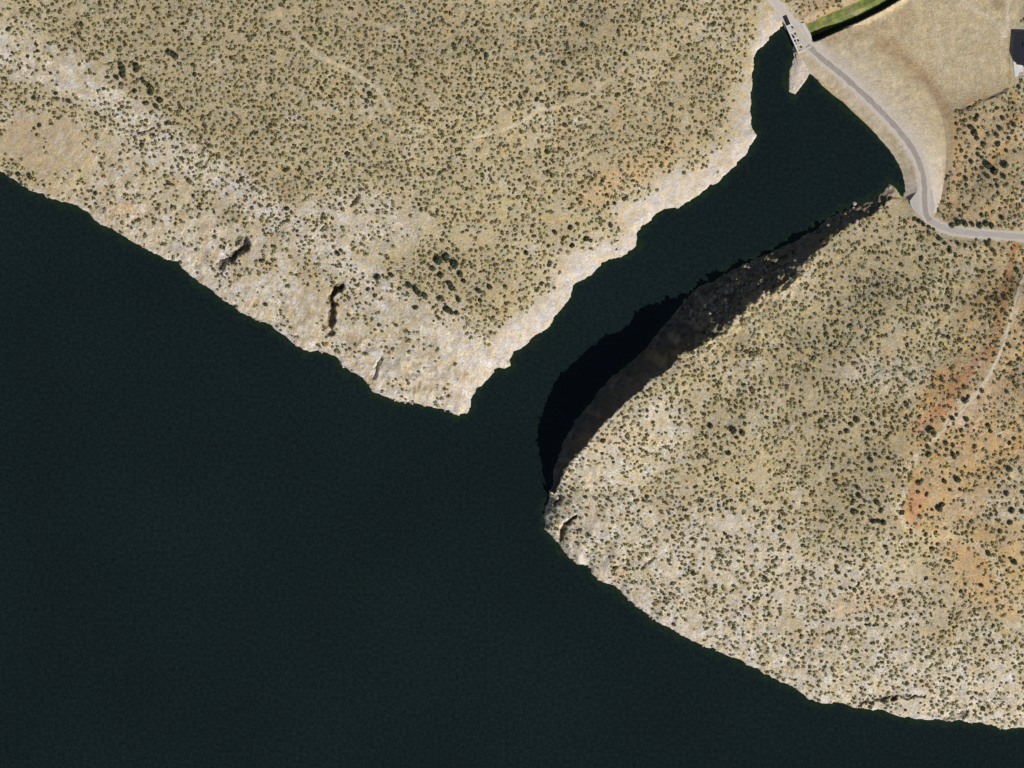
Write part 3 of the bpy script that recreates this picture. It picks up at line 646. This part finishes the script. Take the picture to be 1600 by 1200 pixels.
# hand-surveyed large plants: px, py, radius px
BIG = [(190,101,5),(191,108,6),(193,117,6.5),(182,121,4.5),(212,103,6),(213,110,5.5),(222,124,4),(226,130,4.5),(236,138,7),(235,146,6),(250,157,6.5),(244,166,5.5),(211,143,4.5),(228,162,4.5),(43,88,4),(53,154,5),(107,158,5),(87,146,4),(45,275,5),(28,272,5),(265,82,6),(275,88,6),(222,228,4.5),(61,195,4),(268,84,6),
 (528,397,7),(533,392,5),(590,434,6),(612,430,5),(650,454,6),(656,459,6),(664,464,6),(689,468,6),(700,484,7),(706,489,5),(717,468,6),(715,490,5),(707,450,6),(703,443,5),(690,430,6),(676,420,6),(684,408,8),(698,403,8),(710,412,8),(720,428,6),(725,440,5),(640,446,5),(575,452,4),(650,481,4.5),
 (765,448,7),(748,454,6),(868,363,6),(892,356,6),(917,373,7),(924,375,5),(895,384,7),(858,384,5),(858,414,5),(834,369,5),(822,396,6),(812,282,5),(955,351,6),(945,322,4.5),(950,318,5),(960,318,5),(1035,222,5),(902,311,4),(890,326,4),
 (942,689,6),(940,708,4.5),(958,722,4),(1011,641,4.5),(1025,643,4),(1145,672,8),(1160,676,7),(1110,666,7),(1163,663,5),(1150,684,5),(1087,760,5),(1120,749,6),(1152,755,5),(1138,709,6),(915,776,5),(998,798,4),(1017,800,4),(880,809,4),(1110,796,5),
 (1490,352,6),(1499,347,7),(1510,349,7),(1521,351,6),(1532,352,7),(1542,349,7),(1551,352,6),(1567,341,6),(1587,350,5),(1535,336,5),(1588,338,4),(1430,342,5),(1437,346,6),(1445,350,6),(1453,354,5),(1460,358,4),
 (1477,380,5),(1485,393,6),(1485,386,5),(1500,382,6),(1510,384,5),(1469,373,6),(1461,382,5),(1545,383,7),(1553,391,6),(1548,376,5),(1440,405,5),(1420,438,5),(1510,348,5),(1441,403,5),
 (1525,207,8),(1520,198,6),(1530,215,6),(1530,180,6),(1560,212,6),(1566,200,6),(1562,225,6),(1548,258,9),(1556,268,9),(1545,275,6),(1573,258,8),(1570,275,6),(1587,194,6),(1511,279,6),(1512,290,5),(1540,226,6),(1560,168,5),(1575,235,5),(1497,192,5),(1500,328,5),(1507,320,4),(1595,135,5),(1579,215,5),(1510,207,5),(1586,160,4),(1560,290,5),(1530,240,5),(1520,252,6),(1537,262,5),(1504,235,5),(1511,244,5),
 (1453,673,8),(1459,678,7),(1455,657,5),(1507,626,7),(1512,620,5),(1487,654,6),(1493,648,5),(1363,663,6),(1366,673,5),(1450,699,6),(1450,711,6),(1478,693,6),(1478,702,5),(1462,695,4.5),(1462,706,4),(1490,713,7),(1496,708,5),(1434,755,7),(1440,750,5),(1433,768,5),(1475,752,6),(1495,749,8),(1499,765,5),(1466,794,8),(1472,788,6),(1447,772,5),(1437,791,4.5),(1543,666,6),(1546,674,5),(1583,685,5),(1576,692,5),(1577,734,7),(1576,748,5),(1571,771,6),(1580,798,7),(1577,816,6),(1595,800,6),(1546,768,5),(1559,760,5),(1371,786,7),(1376,798,6),(1379,817,7),(1364,815,7),(1372,814,6),(1335,801,8),(1347,802,5),(1338,656,8),(1330,664,7),(1322,673,6),(1312,677,5),(1360,719,6),(1366,710,5),(1360,735,6),(1354,685,5),(1355,675,5),(1387,716,5),(1393,735,5),(1340,762,6),(1341,775,6),(1383,855,6),(1386,863,5),(1573,613,5),(1571,632,5),(1509,656,6),(1510,666,5),(1583,878,7),(1578,872,5),(1533,915,6),(1543,862,5),(1501,924,5),(1447,903,5),(1478,876,5),(1431,849,5),(1465,850,5),(1310,895,5),(1307,892,5),(1423,709,4),(1395,760,4),(1596,768,5),(1545,866,6)]
# regular scatter (jittered cells) thinned by cover
def scatter(cell, lo, hi, seed, pw=1.0):
    r_ = np.random.default_rng(seed)
    gx, gy = np.meshgrid(np.arange(-495, 495, cell), np.arange(-375, 375, cell))
    gx = gx + r_.uniform(-.46, .46, gx.shape) * cell; gy = gy + r_.uniform(-.46, .46, gy.shape) * cell
    gx, gy = gx.ravel(), gy.ravel(); keep = r_.random(gx.shape) < bil(dens, gx, gy) ** pw
    gx, gy = gx[keep], gy[keep]; rad = lo + (hi - lo) * r_.beta(1.6, 3.2, gx.shape); return gx, gy, rad, r_
bx_, by_, br_, r1 = scatter(4.35, 1.15, 3.1, 11, .9)
inframe = (np.abs(bx_) < 478) & (np.abs(by_) < 358)
n_auto = 300 - len(BIG)
order = np.argsort(-(br_ * inframe))[:max(n_auto, 0)]
auto = [(bx_[i] / PXM + 800, 600 - by_[i] / PXM, br_[i] / PXM) for i in order]
mask = np.ones(len(bx_), bool); mask[order] = False
bp_ = np.array([W(p[0], p[1]) for p in BIG]); 
for (qx, qy), (_, _, r_) in zip(bp_, BIG): mask &= (bx_ - qx) ** 2 + (by_ - qy) ** 2 > (r_ * PXM + 1.0) ** 2
bx_, by_, br_ = bx_[mask], by_[mask], br_[mask]
sx_, sy_, sr_, r2 = scatter(3.2, .55, 1.15, 12, .6)
proto_b = [shrub_arrays(34, 300 + i, .62) for i in range(12)]; proto_s = [shrub_arrays(13, 340 + i, .75) for i in range(8)]
PV = []; PC = []
patch_ = lambda x_, y_: np.clip(fbm(x_, y_, 30, 151, 2) * .8 + .5, 0, 1)
for xs, ys, rs, protos, rr, faint in ((bx_, by_, br_, proto_b, r1, 0), (sx_, sy_, sr_, proto_s, r2, 1)):
    zs = bil(Hh, xs, ys); pick = rr.integers(0, len(protos), len(xs)); tone = rr.random(len(xs)); lum = rr.lognormal(0, .40, len(xs)) * (1.25 - .5 * patch_(xs, ys)); rot = rr.uniform(0, 6.28, len(xs))
    patch = np.clip(perlin(xs, ys, 45, 111) * .7 + .5, 0, 1)
    for k, pr in enumerate(protos):
        s_ = pick == k; m_ = s_.sum()
        if not m_: continue
        c_, s2 = np.cos(rot[s_])[:, None], np.sin(rot[s_])[:, None]; r0 = rs[s_][:, None]
        v = np.stack([xs[s_][:, None] + (pr[None, :, 0] * c_ - pr[None, :, 1] * s2) * r0, ys[s_][:, None] + (pr[None, :, 0] * s2 + pr[None, :, 1] * c_) * r0, zs[s_][:, None] - .08 + pr[None, :, 2] * r0 * (.85 if not faint else .6)], -1)
        PV.append(v.reshape(-1, 3))
        A_ = np.array((.125, .127, .054)); B_ = np.array((.265, .235, .108)); G_ = np.array((.32, .25, .14))
        tt = np.clip(tone[s_] * .8 + patch[s_] * .3, 0, 1)[:, None]
        c = np.where(tt < .5, A_ + (B_ - A_) * tt * 2, B_ + (G_ - B_) * (tt - .5) * 2) * lum[s_][:, None]
        if faint: c = c * 1.3 + np.array((.07, .055, .025))
        lv = rr.normal(1, .2, (m_, len(pr) // 4)); lv = np.repeat(lv, 4, 1)
        PC.append((c[:, None, :] * np.clip(lv, .4, 1.8)[..., None]).reshape(-1, 3))
PV = np.concatenate(PV); PC = np.clip(np.concatenate(PC), .01, .4)
sc = mesh_np('low_scrub', PV, np.arange(len(PV), dtype=np.int32).reshape(-1, 4), M_leaf, attrs={'leaf': PC})
tag(sc, 'low dry scrub dotted over the pale stony slopes around the lake', 'scrub', kind='stuff')
print('scrub plants', len(bx_), len(sx_), 'big', len(BIG), 'auto', len(auto))

# the big ones as individuals
def plant_mesh(name, tone, seed, n_leaf=170):
    v = shrub_arrays(n_leaf, seed, .34, .85)
    me = D.meshes.new(name); nf = len(v) // 4
    me.vertices.add(len(v)); me.vertices.foreach_set('co', v.astype(F).ravel()); me.loops.add(len(v)); me.loops.foreach_set('vertex_index', np.arange(len(v), dtype=np.int32))
    me.polygons.add(nf); me.polygons.foreach_set('loop_start', np.arange(0, len(v), 4, dtype=np.int32)); me.update(calc_edges=True)
    a = me.color_attributes.new('leaf', 'FLOAT_COLOR', 'POINT'); c = np.ones((len(v), 4), F); c[:, :3] = leaf_cols(nf, TONES[tone], seed); a.data.foreach_set('color', c.ravel())
    me.materials.append(M_leaf); return me
PM = {t_: [plant_mesh('shrub', t_, 400 + 10 * i + j) for j in range(5)] for i, t_ in enumerate(TONES)}
def trunk_mesh():
    v = []; f = []
    def limb(p, q, r0, r1_):
        b0 = len(v); p = np.array(p, float); q = np.array(q, float); t_ = (q - p) / np.linalg.norm(q - p); a = np.cross(t_, [.3, .5, .2]); a /= np.linalg.norm(a); b_ = np.cross(t_, a)
        for c, r_ in ((p, r0), (q, r1_)):
            for k in range(6): v.append(c + r_ * (a * math.cos(k * math.pi / 3) + b_ * math.sin(k * math.pi / 3)))
        for k in range(6): f.append([b0 + k, b0 + (k + 1) % 6, b0 + 6 + (k + 1) % 6, b0 + 6 + k])
    limb((0, 0, -.1), (.03, 0, .35), .09, .06)
    for a in range(5): limb((.03, 0, .3), (.45 * math.cos(a * 1.3), .45 * math.sin(a * 1.3), .75), .045, .015)
    me = D.meshes.new('trunk'); me.from_pydata([tuple(map(float, p)) for p in v], [], f); me.materials.append(M_bark); return me
TM = trunk_mesh()
AREAS = [((200,120),'in the cluster of dark plants on the upper left slope'),((60,190),'beside the bare brown slope at the far left'),((400,60),'on the upper left plateau'),((700,430),'in the thicket above the pale point'),
 ((850,380),'above the pale inlet shore'),((900,150),'on the upper middle plateau'),((450,330),'on the slope between the two dark clefts'),((1000,250),'on the orange tinted ground above the inlet'),((620,230),'in the open middle of the upper plateau'),
 ((1520,350),'in the row along the north side of the road'),((1445,352),'in the row along the south side of the road bend'),((1500,386),'just south of the grey road'),((1540,230),'in the rough ground between dam and right edge'),
 ((1460,680),'beside the end of the pale dirt track'),((1360,700),'left of the orange earth streak'),((1370,800),'left of the pale bend of bare earth'),((1560,760),'on the orange ground by the right edge'),((1480,760),'on the ground below the dirt track end'),
 ((1150,680),'in the middle of the lower right headland'),((940,700),'near the cliff edge of the headland'),((1000,830),'near the tip of the headland'),((1280,460),'on the slope above the shaded boulders'),((1400,470),'between the cliff and the red earth strip'),
 ((1250,900),'on the lower slope of the headland'),((1500,900),'on the ochre ground at the lower right'),((1500,1050),'near the lower right shore'),((1590,600),'right of the pale dirt track'),((650,560),'on the pale point between lake and inlet'),((300,250),'on the pale left slope'),((1250,620),'on the upper middle of the headland')]
SP = rng.permutation(len(BIG) + len(auto))
allp = [(p[0], p[1], p[2] * (1.02 if p[0] < 300 or 560 < p[0] < 760 else .80), 1) for p in BIG] + [(p[0], p[1], p[2], 0) for p in auto]
for i, (x_, y_, r_, hand) in enumerate(allp):
    wx, wy = W(x_, y_); rm = r_ * PXM
    ph = min(AREAS, key=lambda a: (a[0][0] - x_) ** 2 + (a[0][1] - y_) ** 2)[1]
    tone = ('dark green' if rng.random() < .62 else 'olive green') if hand else ('dark green', 'olive green', 'grey brown')[int(rng.integers(0, 3))]
    z_ = float(bil(Hh, wx, wy)) - .1
    if hand and r_ >= 4.4:
        e = empty('small_tree', (wx, wy, z_), rng.uniform(0, 6.28)); tag(e, f'small {tone} tree {ph}', 'tree', f'small trees {ph}')
        cr = D.objects.new('crown', PM[tone][i % 5]); C.objects.link(cr); cr.parent = e; cr.scale = (rm, rm * rng.uniform(.85, 1.1), rm * .9); cr.location = (0, 0, rm * .25)
        tr = D.objects.new('trunk', TM); C.objects.link(tr); tr.parent = e; tr.scale = (rm, rm, rm)
    else:
        o = D.objects.new('shrub', PM[tone][i % 5]); C.objects.link(o); o.location = (wx, wy, z_); o.scale = (rm, rm, rm * .85); o.rotation_euler = (0, 0, rng.uniform(0, 6.28))
        tag(o, f'{"large" if r_ > 3.7 else "mid-sized"} {tone} shrub {ph}', 'shrub', f'shrubs {ph}')
